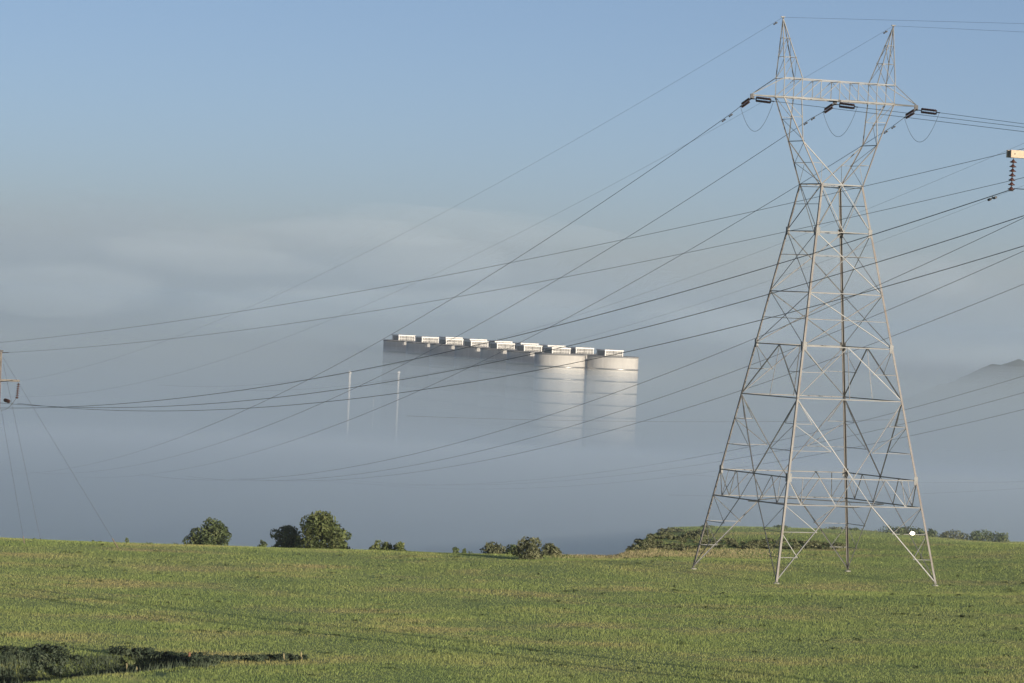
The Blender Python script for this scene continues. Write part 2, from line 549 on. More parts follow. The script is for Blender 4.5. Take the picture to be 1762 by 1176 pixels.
LEGS = .128
for c in (CA, CB, CC, CD):
    # corner angle: two flanges along the two faces
    p, q = corner(c, .12), corner(c, ZW)
    t = (q - p).normalized()
    sx, sy = Vector((-c[0], 0, 0)), Vector((0, -c[1], 0))
    th = .024
    prof = [Vector((0, 0, 0)), sx * LEGS, sx * LEGS + sy * th, sx * th + sy * th, sx * th + sy * LEGS, sy * LEGS]
    V = [p + a for a in prof] + [q + a for a in prof]
    F = [(0, 1, 7, 6), (1, 2, 8, 7), (2, 3, 9, 8), (3, 4, 10, 9), (4, 5, 11, 10), (5, 0, 6, 11), (0, 5, 4, 3, 2, 1), (6, 7, 8, 9, 10, 11)]
    mesh_obj('leg', V, F, M_steel_leg, PY)
    b = MB()
    f0 = corner(c, 0)
    b.lathe([(.20, -.5), (.20, .03), (.17, .08)], 14, (f0.x - c[0] * .08, f0.y - c[1] * .08, 0))
    b.build('footing', M_conc, PY)
    # bolted leg splice plates
    for z in (6.26, 14.11, 21.04):
        g = MB(); pp = corner(c, z)
        g.box(pp + Vector((-c[0] * .13, c[1] * .012, 0)), (.24, .02, .5))
        g.box(pp + Vector((c[0] * .012, -c[1] * .13, 0)), (.02, .24, .5))
        g.build('splice_plate', M_steel, PY)

def face_pt(f, z, t):
    a, b, n = FACES[f]
    return lerp(corner(a, z), corner(b, z), t)
def bar(name, f, z0, t0, z1, t1, size, inset=.03):
    n = FACES[f][2]
    return angle_bar(name, face_pt(f, z0, t0), face_pt(f, z1, t1), size, n, None, None, inset)
Z1, Z2, Z3, Z4, Z5, Z6, Z7 = 4.65, 6.26, 10.98, 14.11, 15.73, 17.34, 21.04
def zigzag(f, za, zb, side, tfun, levels, size=.062):
    """redundant bars between a leg (side 0/1) and a diagonal given by tfun(z)"""
    prev = None
    for i, z in enumerate(levels):
        te = side
        bar('redundant_brace', f, z, te, z, tfun(z), size, .05)
        nxt = levels[i + 1] if i + 1 < len(levels) else zb
        bar('redundant_brace', f, z, tfun(z), nxt, te, size, .06)
for f in range(4):
    # splayed bottom panel
    for side, tt in ((0, .37), (1, .63)):
        bar('diagonal_brace', f, .15, side, Z1, tt, .11)
        tf = lambda z, s=side, e=tt: s + (e - s) * z / Z1
        zigzag(f, 0, Z1, side, tf, [1.55, 3.05])
    # waist girder of the base
    bar('horizontal_brace', f, Z1, 0, Z1, 1, .115)
    bar('horizontal_brace', f, Z2, 0, Z2, 1, .115)
    ts = [0, .12, .245, .37, .5, .63, .755, .88, 1]
    for i in range(8):
        za, zb = (Z1, Z2) if i % 2 else (Z2, Z1)
        bar('girder_brace', f, za, ts[i], zb, ts[i + 1], .075, .05)
    for t in (.12, .88):
        bar('girder_brace', f, Z1, t, Z2, t, .06, .06)
    # tall V panel
    bar('horizontal_brace', f, Z3, 0, Z3, 1, .11)
    for side in (0, 1):
        bar('diagonal_brace', f, Z3, side, Z2, .5, .10)
        tf = lambda z, s=side: .5 + (s - .5) * (z - Z2) / (Z3 - Z2)
        zigzag(f, Z2, Z3, side, tf, [7.85, 9.45])
    # inverted V panel
    bar('horizontal_brace', f, Z4, 0, Z4, 1, .11)
    for side in (0, 1):
        bar('diagonal_brace', f, Z4, .5, Z3, side, .095)
        tm = side + (.5 - side) * .5
        zm = (Z3 + Z4) / 2
        bar('redundant_brace', f, zm, tm, zm, side, .06, .05)
        bar('redundant_brace', f, zm, tm, Z4, side, .06, .06)
    bar('redundant_brace', f, Z3, .5, Z4, .5, .062, .06)
    # X panels
    for za, zb, sub in ((Z4, Z6, Z5), (Z6, Z7, 19.6)):
        bar('diagonal_brace', f, za, 0, zb, 1, .085)
        bar('diagonal_brace', f, za, 1, zb, 0, .085, .06)
        bar('horizontal_brace', f, sub, 0, sub, 1, .06, .08)
        bar('horizontal_brace', f, zb, 0, zb, 1, .10)
    if f % 2:
        bar('diagonal_brace', f, Z7, 0, ZW, 1, .08)
        bar('diagonal_brace', f, Z7, 1, ZW, 0, .08, .06)
        bar('horizontal_brace', f, 22.7, 0, 22.7, 1, .055, .08)
    else:
        for side in (0, 1):
            bar('diagonal_brace', f, ZW, side, Z7, .5, .08)
            bar('diagonal_brace', f, ZW, .5, Z7, side, .08, .06)
    bar('horizontal_brace', f, ZW, 0, ZW, 1, .12)
# plan bracing at the base girder
for f in range(4):
    a = face_pt(f, Z1, .5); b = face_pt((f + 1) % 4, Z1, .5)
    angle_bar('plan_brace', a - Vector((0, 0, .05)), b - Vector((0, 0, .05)), .10, (0, 0, 1))
for a, b in ((CA, CC), (CB, CD)):
    angle_bar('plan_brace', corner(a, ZW) - Vector((0, 0, .12)), corner(b, ZW) - Vector((0, 0, .12)), .07, (0, 0, 1))

# fork: waist -> knees -> crossarm
KU, KD_, KZ = 2.57, .96, 26.46
UO, UI, DD, ZB, ZT, UA, ZA, UT = 3.82, 2.585, .59, 29.06, 30.22, 3.83, 33.87, 5.72
for sx in (-1, 1):
    knee = {}
    for sy in (-1, 1):
        nrm = Vector((0, sy, 0))
        k = Vector((sx * KU, sy * KD_, KZ)); knee[sy] = k
        w = Vector((sx * BWT, sy * BWT, ZW)); m = Vector((0, sy * BWT, ZW))
        angle_bar('fork_chord', w, k, .11, nrm, M_steel_leg)
        angle_bar('fork_chord', m, k, .095, nrm, None, None, .03)
        # redundants in the lower fork triangle
        a, b = lerp(w, k, .5), lerp(m, k, .5)
        angle_bar('fork_brace', a, b, .05, nrm, None, None, .05)
        angle_bar('fork_brace', b, lerp(w, k, .02), .05, nrm, None, None, .06)
        # upper fork: outer and inner chords up to the crossarm
        bo = Vector((sx * UO, sy * DD, ZB)); bi = Vector((sx * UI, sy * DD, ZB))
        angle_bar('fork_chord', k, bo, .10, nrm, M_steel_leg)
        angle_bar('fork_chord', k, bi, .09, nrm, None, None, .02)
        a, b = lerp(k, bo, .55), lerp(k, bi, .55)
        angle_bar('fork_brace', a, b, .05, nrm, None, None, .05)
        angle_bar('fork_brace', b, bo, .05, nrm, None, None, .05)
    angle_bar('fork_brace', knee[-1], knee[1], .085, (sx, 0, 0))
    for tt in (.5,):
        a = lerp(Vector((sx * BWT, -BWT, ZW)), knee[-1], tt); b = lerp(Vector((sx * BWT, BWT, ZW)), knee[1], tt)
        angle_bar('fork_brace', a, b, .05, (sx, 0, 0), None, None, .04)
        angle_bar('fork_brace', Vector((sx * BWT, -BWT, ZW)), b, .05, (sx, 0, 0), None, None, .06)
        angle_bar('fork_brace', b, knee[-1], .05, (sx, 0, 0), None, None, .06)
        a = lerp(knee[-1], Vector((sx * UO, -DD, ZB)), tt); b = lerp(knee[1], Vector((sx * UO, DD, ZB)), tt)
        angle_bar('fork_brace', a, b, .05, (sx, 0, 0), None, None, .04)
        angle_bar('fork_brace', knee[-1], b, .05, (sx, 0, 0), None, None, .06)
# crossarm
for sy in (-1, 1):
    nrm = Vector((0, sy, 0))
    angle_bar('crossarm_chord', (-UO, sy * DD, ZB), (UO, sy * DD, ZB), .15, nrm, None, .03)
    angle_bar('crossarm_chord', (-UO, sy * DD, ZT), (UO, sy * DD, ZT), .10, nrm)
    for sx in (-1, 1):
        angle_bar('crossarm_chord', (sx * UO, sy * DD, ZB), (sx * UT, 0, ZB), .13, nrm)
        angle_bar('crossarm_chord', (sx * UO, sy * DD, ZT), (sx * UT, 0, ZB + .05), .085, nrm)
    xs = [-UO, -UI, -1.29, 0, 1.29, UI, UO]
    for i, x in enumerate(xs):
        angle_bar('crossarm_brace', (x, sy * DD, ZB), (x, sy * DD, ZT), .07, nrm, None, None, .03)
    for i in range(6):
        a, b = (ZB, ZT) if xs[i] + xs[i + 1] < 0 else (ZT, ZB)
        angle_bar('crossarm_brace', (xs[i], sy * DD, a), (xs[i + 1], sy * DD, b), .06, nrm, None, None, .05)
for i, x in enumerate([-UO, -UI, -1.29, 0, 1.29, UI, UO]):
    angle_bar('crossarm_brace', (x, -DD, ZB), (x, DD, ZB), .07, (0, 0, -1), None, None, .02)
    angle_bar('crossarm_brace', (x, -DD, ZT), (x, DD, ZT), .06, (0, 0, 1), None, None, .02)
    if i < 6:
        x2 = [-UO, -UI, -1.29, 0, 1.29, UI, UO][i + 1]
        s = 1 if i % 2 else -1
        angle_bar('crossarm_brace', (x, s * DD, ZB), (x2, -s * DD, ZB), .06, (0, 0, -1), None, None, .04)
for sx in (-1, 0, 1):
    g = MB()
    g.box((sx * (UT - .04), 0, ZB - .10), (.26, .05, .34))
    if sx == 0: g.box((0, 0, ZB - .02), (.2, 2 * DD, .08))
    g.build('hanger_plate', M_dark, PY)
# earth wire peaks
for sx in (-1, 1):
    ap = Vector((sx * UA, 0, ZA))
    ch = {}
    for sy in (-1, 1):
        for key, u in (('o', UO), ('i', UI)):
            base = Vector((sx * u, sy * DD, ZT))
            ch[(key, sy)] = base
            angle_bar('peak_chord', base, ap, .085, (0, sy, 0))
    for tt, t2 in ((.35, .66),):
        for sy in (-1, 1):
            o1, i1 = lerp(ch[('o', sy)], ap, tt), lerp(ch[('i', sy)], ap, tt)
            o2, i2 = lerp(ch[('o', sy)], ap, t2), lerp(ch[('i', sy)], ap, t2)
            angle_bar('peak_brace', o1, i1, .045, (0, sy, 0), None, None, .03)
            angle_bar('peak_brace', o2, i2, .045, (0, sy, 0), None, None, .03)
            angle_bar('peak_brace', ch[('o', sy)], i1, .045, (0, sy, 0), None, None, .04)
            angle_bar('peak_brace', o1, i2, .045, (0, sy, 0), None, None, .04)
        for key in ('o', 'i'):
            a1, b1 = lerp(ch[(key, -1)], ap, tt), lerp(ch[(key, 1)], ap, tt)
            a2, b2 = lerp(ch[(key, -1)], ap, t2), lerp(ch[(key, 1)], ap, t2)
            angle_bar('peak_brace', a1, b1, .045, (sx, 0, 0), None, None, .03)
            angle_bar('peak_brace', a2, b2, .045, (sx, 0, 0), None, None, .03)
            angle_bar('peak_brace', ch[(key, 1)], a1, .045, (sx, 0, 0), None, None, .04)
            angle_bar('peak_brace', b1, a2, .045, (sx, 0, 0), None, None, .04)
    MB().box(ap + Vector((0, 0, .02)), (.26, .08, .07)).build('peak_cap', M_steel, PY)

PYM = Matrix.Translation((TX, TY, 0)) @ Matrix.Rotation(TYAW, 4, 'Z')
def pyw(u, v, z): return PYM @ Vector((u, v, z))

# glinting number plate bolted to the brace of the right leg
sp = PYM.inverted() @ at(1570, 918, 245.5)
M_sign, nt_, b_ = mat_new('bare_sign_plate')
b_.inputs['Metallic'].default_value = 1.0
b_.inputs['Roughness'].default_value = .34
tc_ = N(nt_, 'ShaderNodeTexCoord'); n_ = noise(nt_, tc_.outputs['Object'], 20, 2)
r_ = ramp(nt_, n_.outputs['Fac'], [(.3, (.80, .76, .70)), (.7, (.88, .85, .80))])
nt_.links.new(r_.outputs['Color'], b_.inputs['Base Color'])
spw = at(1570, 918, 245.5)
hv = ((Vector((0, 0, CAM_Z)) - spw).normalized() + SUN).normalized()
rotm = PYM.to_3x3().inverted() @ hv.to_track_quat('Z', 'Y').to_matrix()
sg = MB()
for k_ in (0, 1):
    for i_ in range(18):
        an_ = 2 * math.pi * i_ / 18
        sg.v.append(sp + rotm @ Vector((.14 * math.cos(an_), .09 * math.sin(an_), .008 - .016 * k_)))
sg.f += [tuple(range(18)), tuple(range(35, 17, -1))] + [(i_, i_ + 18, (i_ + 1) % 18 + 18, (i_ + 1) % 18) for i_ in range(18)]
sgo = sg.build('number_plate', M_sign, PY)
sgo['label'] = 'small bare metal plate glinting in the sun'

# ---------------------------------------------------------------- wires
WIRE_OBJ = {}
def wire(name, label, cat, pts, rad, group=None, mat=None):
    b = MB().tube(pts, rad, 6)
    o = b.build(name, mat or M_wire, None, True)
    tag(o, label, cat, group)
    return o
def span(P, az, co, t0, t1, n=60):
    d = Vector((-math.sin(R(az)), math.cos(R(az))))
    out = []
    for i in range(n + 1):
        t = t0 + (t1 - t0) * i / n
        out.append((P[0] + d.x * t, P[1] + d.y * t, co[0] + co[1] * t + co[2] * t * t))
    return out
def damper(wire_o, pts, i0):
    p, q = Vector(pts[i0]), Vector(pts[i0 + 1]); t = (q - p).normalized()
    b = MB()
    c = p - Vector((0, 0, .10))
    b.tube([c - t * .28, c - t * .13], .05, 8); b.tube([c + t * .13, c + t * .28], .05, 8)
    b.tube([c - t * .2, c + t * .2], .015, 5); b.tube([c, p], .02, 5)
    b.build('vibration_damper', M_dark, wire_o)

def dead_end(p, d, label, n=9):
    """twin string of bells pulled out along d from p"""
    d = Vector(d).normalized()
    e = empty('insulator_string', p); tag(e, label, 'insulator', 'twin strain insulator strings on the pylon')
    side = d.cross(Vector((0, 0, 1))).normalized()
    upv = side.cross(d)
    MB().tube([(0, 0, 0), d * .45], .03, 6).build('link', M_dark, e)
    L = n * .155
    for k, s in ((0, -1), (1, 1)):
        b = MB()
        o = d * .5 + upv * (.095 * s)
        b.tube([o, o + d * L], .03, 6)
        for i in range(n):
            b.lathe([(.02, 0), (.075, .02), (.078, .05), (.035, .10), (.02, .14)], 10, o + d * (i * .155 + .01), d)
        b.build('bell_string', M_ins, e, True)
    for x in (.47, .5 + L + .02):
        y = MB()
        y.box(d * x, (.05, .035, .27), Matrix((d, side, upv)).transposed())
        y.build('yoke_plate', M_dark, e)
    end = Vector(p) + d * (.5 + L + .3)
    MB().tube([d * (.5 + L), d * (.5 + L + .35)], .035, 6).build('strain_clamp', M_dark, e)
    return end

AZL, AZR = 14.3, -146.0
CO_L = [(28.80, -.18680, .00019600), (28.95, -.19000, .00020600), (28.76, -.19190, .00020960)]
LBL = ['the left tip of the pylon crossarm', 'the middle of the pylon crossarm', 'the right tip of the pylon crossarm']
ends = []
for k, u in enumerate((-UT, 0, UT)):
    at0 = pyw(u, 0, ZB - .22)
    dl = Vector((-math.sin(R(AZL)), math.cos(R(AZL)), -.187))
    e1 = dead_end(at0, dl, 'twin insulator string slanting left from ' + LBL[k])
    dr = Vector((-math.sin(R(AZR)), math.cos(R(AZR)), -.09))
    e2 = dead_end(at0, dr, 'twin insulator string pulled right from ' + LBL[k])
    P = pyw(u, 0, 0)
    pts = [tuple(e1)] + span((P.x, P.y), AZL, CO_L[k], 4.5, 430, 90)
    w = wire('conductor_wire', ['leftmost', 'middle', 'rightmost'][k] + ' conductor wire running from the pylon crossarm down left into the fog', 'power line', pts, .016, 'pylon conductors')
    pd = span((P.x, P.y), AZL, CO_L[k], 3.6, 6.4, 6)
    damper(w, pd, 1); damper(w, pd, 4)
    slope = (-.0875, -.0885, -.096)[k]
    pts = [tuple(e2), (e2.x + math.sin(-R(AZR)) * 30, e2.y + math.cos(R(AZR)) * 30, e2.z + slope * 30 + .0), (e2.x + math.sin(-R(AZR)) * 70, e2.y + math.cos(R(AZR)) * 70, e2.z + slope * 70 + 1.2)]
    w = wire('conductor_wire', ['lowest', 'middle', 'highest'][k] + ' of three conductor wires leaving the pylon crossarm towards the right edge', 'power line', pts, .015, 'pylon conductors')
    mid = (e1 + e2) / 2
    jp = []
    for i in range(21):
        t = i / 20
        q = lerp(e1, e2, t); q.z -= 4 * 1.65 * t * (1 - t) * (1 + .0)
        jp.append(q)
    wire('jumper_wire', 'slack jumper loop hanging under ' + LBL[k], 'jumper wire', jp, .012, 'jumper loops under the crossarm')
for k, (sx, co) in enumerate(((-1, (ZA, -.1381, .0001235)), (1, (ZA, -.1503, .0001453)))):
    P = pyw(sx * UA, 0, ZA)
    w = wire('earth_wire', ['thin earth wire running from the left peak of the pylon down to the left', 'thin earth wire running from the right peak of the pylon down to the left'][k], 'power line', span((P.x, P.y), AZL, co, 0, 430, 80), .0065, 'pylon earth wires')
    pd = span((P.x, P.y), AZL, co, 1.0, 3.6, 6); damper(w, pd, 1)
    sl_ = (-.047, -.0585)[k]
    d = Vector((-math.sin(R(AZR)), math.cos(R(AZR)), sl_))
    wire('earth_wire', ['thin earth wire from the left peak of the pylon to the top right corner', 'thin earth wire from the right peak of the pylon to the right edge'][k], 'power line', [P, P + d * 35, P + d * 80], .007, 'pylon earth wires')

# second line on wooden H-frames crossing in front of the pylon
def flat_span(a, d, co, t0, t1, n=70):
    return [(a[0] + d[0] * t, a[1] + d[1] * t, co[0] + co[1] * t + co[2] * t * t) for t in (t0 + (t1 - t0) * i / n for i in range(n + 1))]
L2 = [('conductor_wire', (17.86, 148.0), (-.3756, .9268), (21.0291, -.159704, .000431597), 151.7, .0155, 'upper of three dark conductor wires sagging from the right crossarm to the left pole'),
      ('conductor_wire', (21.28, 149.3), (-.3848, .9230), (21.2088, -.173153, .000531544), 151.7, .0155, 'middle of three dark conductor wires sagging from the right edge to the left pole'),
      ('conductor_wire', (24.78, 150.6), (-.3929, .9196), (21.3016, -.178208, .000558370), 151.6, .0155, 'lowest of three dark conductor wires sagging from the right edge to the left pole'),
      ('earth_wire', (19.48, 148.6), (-.3838, .9234), (22.8728, -.106140, .000184775), 151.6, .0095, 'upper of two thin earth wires crossing above the silos from right edge to left edge'),
      ('earth_wire', (22.96, 150.0), (-.3875, .9219), (22.8195, -.115514, .000233061), 151.9, .0095, 'lower of two thin earth wires crossing above the silos to the left pole top')]
for nm, a, d, co, L, rad, lb in L2:
    pts = flat_span(a, d, co, 0, L)
    back = flat_span(a, d, (co[0], co[1] * -.35, .0004), 0, 40, 8)
    back = [(a[0] - d[0] * 5 * i, a[1] - d[1] * 5 * i, co[0] - .04 * 5 * i + .0004 * (5 * i) ** 2) for i in range(1, 9)]
    w = wire(nm, lb, 'power line', back[::-1] + pts, rad, 'H-frame line wires')
    if rad > .012:
        pd = flat_span(a, d, co, 1.6, 3.4, 2); damper(w, pd, 0)

# third and fourth lines, towers out of sight
AZ3 = 14.0
c3, s3 = math.cos(R(AZ3)), math.sin(R(AZ3))
a0 = at(1900, 400, 200)
for k, (u, co, lb) in enumerate(((0, (23.4, -.175, .000244), 'upper of three grey conductor wires slanting behind the pylon down to the left'),
                                 (5.7, (24.5, -.180, .000248), 'middle of three grey conductor wires slanting behind the pylon down to the left'),
                                 (11.4, (25.2, -.180, .000240), 'lowest of three grey conductor wires slanting behind the pylon down to the left'))):
    wire('conductor_wire', lb, 'power line', span((a0.x + c3 * u, a0.y + s3 * u), AZ3, co, 0, 300, 70), .014, 'wires of the line beyond the pylon')
for u, co, lb in ((1.995, (27.9, -.142, .000204), 'upper faint earth wire slanting behind the middle of the pylon'), (9.405, (29.0, -.147, .000205), 'lower faint earth wire slanting behind the middle of the pylon')):
    wire('earth_wire', lb, 'power line', span((a0.x + c3 * u, a0.y + s3 * u), AZ3, co, 0, 300, 60), .0055, 'wires of the line beyond the pylon')
AZ4 = 20.0
a1 = at(1790, 660, 400)
c4, s4 = math.cos(R(AZ4)), math.sin(R(AZ4))
for k, (co, lb) in enumerate((((11.3, -.178, .000315), 'highest of three low conductor wires behind the legs of the pylon'),
                              ((10.8, -.175, .000317), 'middle of three low conductor wires behind the legs of the pylon'),
                              ((10.1, -.170, .000297), 'lowest of three low conductor wires behind the legs of the pylon'))):
    wire('conductor_wire', lb, 'power line', span((a1.x + c4 * 4 * k, a1.y + s4 * 4 * k), AZ4, co, -25, 260, 60), .017, 'low wires near the fog')
for k, ((x0, y0, Y0), (x1, y1, Y1), lb) in enumerate((((1800, 828, 520), (1150, 815, 520), 'upper of two faint level wires low behind the pylon feet'), ((1800, 838, 520), (1150, 852, 520), 'lower of two faint level wires low behind the pylon feet'),
                                        ((1560, 722, 620), (700, 716, 620), 'faint level wire crossing the fog below the silos'))):
    A, B = at(x0, y0, Y0), at(x1, y1, Y1)
    pts = []
    for i in range(31):
        t = i / 30; q = lerp(A, B, t); q.z -= 1.2 * 4 * t * (1 - t) * .5; pts.append(q)
    wire('conductor_wire', lb, 'power line', pts, .016, 'low wires near the fog')

# ---------------------------------------------------------------- H-frames
def disc_string(parent_group, p, L, n, label, sway=(0, 0)):
    e = empty('insulator_string', p); tag(e, label, 'insulator', parent_group)
    d = Vector((sway[0], sway[1], -1)).normalized()
    MB().tube([(0, 0, 0), d * L], .022, 6).build('link', M_dark, e)
    bm_ = MB().lathe([(.03, -.07), (.125, -.05), (.13, -.03), (.07, .0), (.03, .05)], 14)
    first = bm_.build('disc', M_ins, e, True)
    q = (-d).to_track_quat('Z', 'Y').to_euler()
    for i in range(n):
        o = first if i == 0 else first.copy()
        if i: COL.objects.link(o); o.parent = e
        o.location = d * (L * (i + .6) / n); o.rotation_euler = q
    MB().box(d * L, (.16, .08, .09)).build('suspension_clamp', M_dark, e)
    return Vector(p) + d * L

# right structure: only its crossarm end is in view
RD = Vector((.9265, .3760, 0))
ca = at(1738, 265, 148.0)
hfr = empty('h_frame_structure', (ca.x + RD.x * 4, ca.y + RD.y * 4, hz(ca.x + RD.x * 4, ca.y + RD.y * 4)), math.atan2(RD.y, RD.x))
tag(hfr, 'wooden power line frame at the right edge with only its pale crossarm end showing', 'power pole')
zc = ca.z - hfr.location.z
for s in (-1, 1):
    MB().box((0, s * .13, zc), (8.1, .10, .27)).build('crossarm', M_arm, hfr)
MB().box((-4.0 + .02, 0, zc), (.10, .155, .24)).build('end_block', M_wood, hfr)
for x in (-3.9, -3.45):
    MB().tube([(x, -.2, zc), (x, .2, zc)], .025, 6).build('bolt', M_dark, hfr)
for x in (-1.9, 1.9):
    MB().tube([(x, 0, -1.2), (x, 0, zc + 1.6)], [.19, .13], 14).build('pole', M_wood, hfr, True)
angle = MB(); angle.tube([(-1.9, 0, zc - 1), (1.9, 0, zc - 5)], .06, 6); angle.build('cross_brace', M_wood, hfr)
angle = MB(); angle.tube([(1.9, .1, zc - 1), (-1.9, .1, zc - 5)], .06, 6); angle.build('cross_brace', M_wood, hfr)
for k, x in enumerate((-3.85, 0, 3.85)):
    p = hfr.matrix_basis @ Vector((x, 0, zc - .15))
    if k == 0:
        p = at(1744, 273, 148.0)
    disc_string('discs hanging from the right crossarm', p, 1.14 if k == 0 else 1.3, 7, ['dark hanging string of insulator discs under the crossarm end at the right edge', 'hanging insulator string in the middle of the right crossarm', 'hanging insulator string at the far end of the right crossarm'][k], (-.03, 0)) if k == 0 else None

# left structure: pole at the left edge with guys
pl = at(1.5, 605, 290.0)
lf = empty('power_pole', (pl.x, pl.y, hz(pl.x, pl.y)), math.atan2(RD.y, RD.x) - .12)
tag(lf, 'wooden power pole at the left edge with a short crossarm and dark fittings', 'power pole')
zt_ = pl.z - lf.location.z
MB().tube([(0, 0, -1), (0, 0, zt_)], [.15, .10], 14).build('pole', M_wood, lf, True)
arm = at(33, 656, 289.8)
za_ = arm.z - lf.location.z
MB().box((-.55, -.14, za_), (3.9, .08, .15)).build('crossarm', M_wood, lf)
MB().box((-.55, .14, za_), (3.9, .08, .15)).build('crossarm', M_wood, lf)
MB().box((0, 0, zt_ + .03), (.30, .26, .14)).build('pole_cap', M_dark, lf)
MB().tube([(0, 0, zt_ - .1), (.55, 0, zt_ - .05)], .03, 6).build('earth_wire_bracket', M_dark, lf)
for sy in (-1, 1):
    MB().tube([(.05, sy * .22, za_ - .1), (.9, sy * .22, za_ + .0)], .03, 5).build('arm_brace', M_dark, lf)
js = disc_string('fittings of the left pole', at(32, 659, 289.8), 1.08, 7, 'short hanging insulator string under the crossarm end of the left pole', (-.07, 0))
pe = at(12, 690, 289.9)
e = empty('strain_insulator', pe); tag(e, 'dark bunched strain insulator fixed to the left power pole', 'insulator')
b = MB()
dd = Vector((.38, -.92, -.05)).normalized()
for i in range(7):
    b.lathe([(.03, 0), (.13, .02), (.135, .05), (.06, .10), (.03, .14)], 10, dd * (i * .15 - .5), dd)
b.build('bell_string', M_ins, e, True)
MB().tube([dd * -.75, dd * .8], .03, 6).build('link', M_dark, e)
jp = []
A_, B_ = at(28, 685, 289.8), at(2, 706, 290.0)
for i in range(13):
    t = i / 12; q = lerp(A_, B_, t); q.z -= .25 * 4 * t * (1 - t); jp.append(q)
wire('jumper_wire', 'short jumper wire looping beside the left power pole', 'jumper wire', jp, .014)
for k, (x0, y0, x1, y1, Y1, lb) in enumerate(((2, 705, 42, 945, 264.5, 'steep guy wire nearest the left edge with a pale guard at the ground'),
                                              (6, 627, 70, 929, 275.0, 'middle guy wire of the left power pole ending at the crest'),
                                              (5, 615, 204, 947, 264.5, 'long slanting guy wire of the left pole reaching farthest right'))):
    A = at(x0, y0, 290.0); B = at(x1, y1, Y1)
    B.z = hz(B.x, B.y) - .05
    g = wire('guy_wire', lb, 'guy wire', [A, B], .008, 'guy wires of the left pole')
    t = (A - B).normalized()
    if k != 1: MB().tube([B, B + t * 1.5], .035, 8).build('guy_guard', M_guard, g)
    MB().tube([B - t * .5, B + t * .25], .03, 6).build('anchor_rod', M_dark, g)

# ---------------------------------------------------------------- silos
M_slab = simple_mat('roof_slab_concrete', (.24, .24, .24), (.18, .18, .18), .5, .8)
SR, STOP, SH = 10.4, -6.9, 66.0
ROW = Vector((11.3, -33.5, 0))
def silo_proto():
    e = empty('storage_silo')
    body = MB().lathe([(SR, 0), (SR, SH)], 72); o = body.build('silo_wall', M_silo, e)
    o.data.polygons.foreach_set('use_smooth', [len(p.vertices) == 4 for p in o.data.polygons])
    b = MB().lathe([(SR + .12, SH - .30), (SR + .12, SH + .05), (SR - .2, SH + .30)], 72)
    b.build('roof_slab', M_slab, e)
    for i in range(7):
        z = SH - 5.0 - i * 4.9
        r = MB().lathe([(SR + .02, z - .32), (SR + .22, z - .22), (SR + .22, z + .22), (SR + .02, z + .32)], 72)
        oo = r.build('ring_beam', M_ring, e, True)
    # head house on the roof
    w, l, h = 7.8, 10.0, 2.4
    ang = math.atan2(ROW.y, ROW.x) + math.pi / 2
    hh = MB()
    rot = Matrix.Rotation(ang, 3, 'Z')
    z0 = SH + .30
    def P(x, y, z): return rot @ Vector((x, y, 0)) + Vector((-1.3, 0, z0 + z))
    def bx(name, c, s, mat): return MB().box(P(*c), s, rot).build(name, mat, e)
    core = bx('head_house', (0, 0, h / 2 - .2), (w - .8, l - .8, h - .4), M_panel)
    bx('head_house_roof', (0, 0, h - .18), (w + .3, l + .3, .5), M_white)
    for sx in (-1, 1):
        for sy in (-1, 1):
            bx('corner_post', (sx * (w / 2 - .18), sy * (l / 2 - .18), h / 2 - .25), (.36, .36, h - .5), M_white)
    for k in range(1, 6):
        x = -w / 2 + w * k / 6
        o = bx('mullion', (x, -l / 2 + .28, h / 2 - .25), (.09, .14, h - .5), M_white); o.parent = core
        if k == 3: o2 = bx('mullion', (x, -l / 2 + .26, h / 2 - .25), (.3, .2, h - .5), M_panel); o2.parent = core
    o = bx('sill_rail', (0, -l / 2 + .3, .8), (w - .8, .16, .16), M_white); o.parent = core
    for k in range(4):
        o = bx('louvre', (-w / 2 + .25, 0, .45 + k * .5), (.35, l - 1.0, .12), M_panel); o.parent = core
    return e
def copy_tree(o, parent=None):
    c = o.copy(); COL.objects.link(c)
    if parent is not None: c.parent = parent
    for ch in [x for x in bpy.data.objects if x.parent == o]:
        copy_tree(ch, c)
    return c
sil = silo_proto()
ordn = ['nearest', 'second nearest', 'third nearest', 'fourth nearest', 'third farthest', 'second farthest', 'farthest']
first = True
for row, (x0, y0) in (('right', (41.2, 1663.0)), ('left', (19.8, 1663.0))):
    for k in range(7):
        o = sil if first else copy_tree(sil)
        first = False
        o.location = (x0 - ROW.x * k, y0 - ROW.y * k, STOP - SH)
        if k == 0:
            lab = 'large round pale silo at the front right end lit by the sun' if row == 'right' else 'sunlit round silo second from the right end with a head house on top'
        else:
            lab = ordn[k] + ' round silo in the ' + row + ' row standing in the fog'
        tag(o, lab, 'silo', 'round silos in two rows')
# slender white vent stacks in the fog
for k, (px, py, Y, rad, lb) in enumerate(((602, 641, 1500, .42, 'left and tallest slender white stack rising from the fog'), (686, 641, 1600, .42, 'slender white stack with a knob top in front of the silos'), (643, 684, 1700, .2, 'faint short grey stack between the two white stacks'))):
    p = at(px, py, Y)
    e = empty('vent_stack', (p.x, p.y, hz(p.x, p.y))); tag(e, lb, 'stack', 'slender stacks in the fog')
    h = p.z - e.location.z
    MB().lathe([(rad * 1.5, 0), (rad * 1.1, 2), (rad, h - .5)], 14).build('shaft', M_white, e, True)
    MB().lathe([(rad, h - .6), (rad * 1.55, h - .4), (rad * 1.6, h + .1), (rad * .8, h + .6)], 14).build('cap', M_white, e, True)

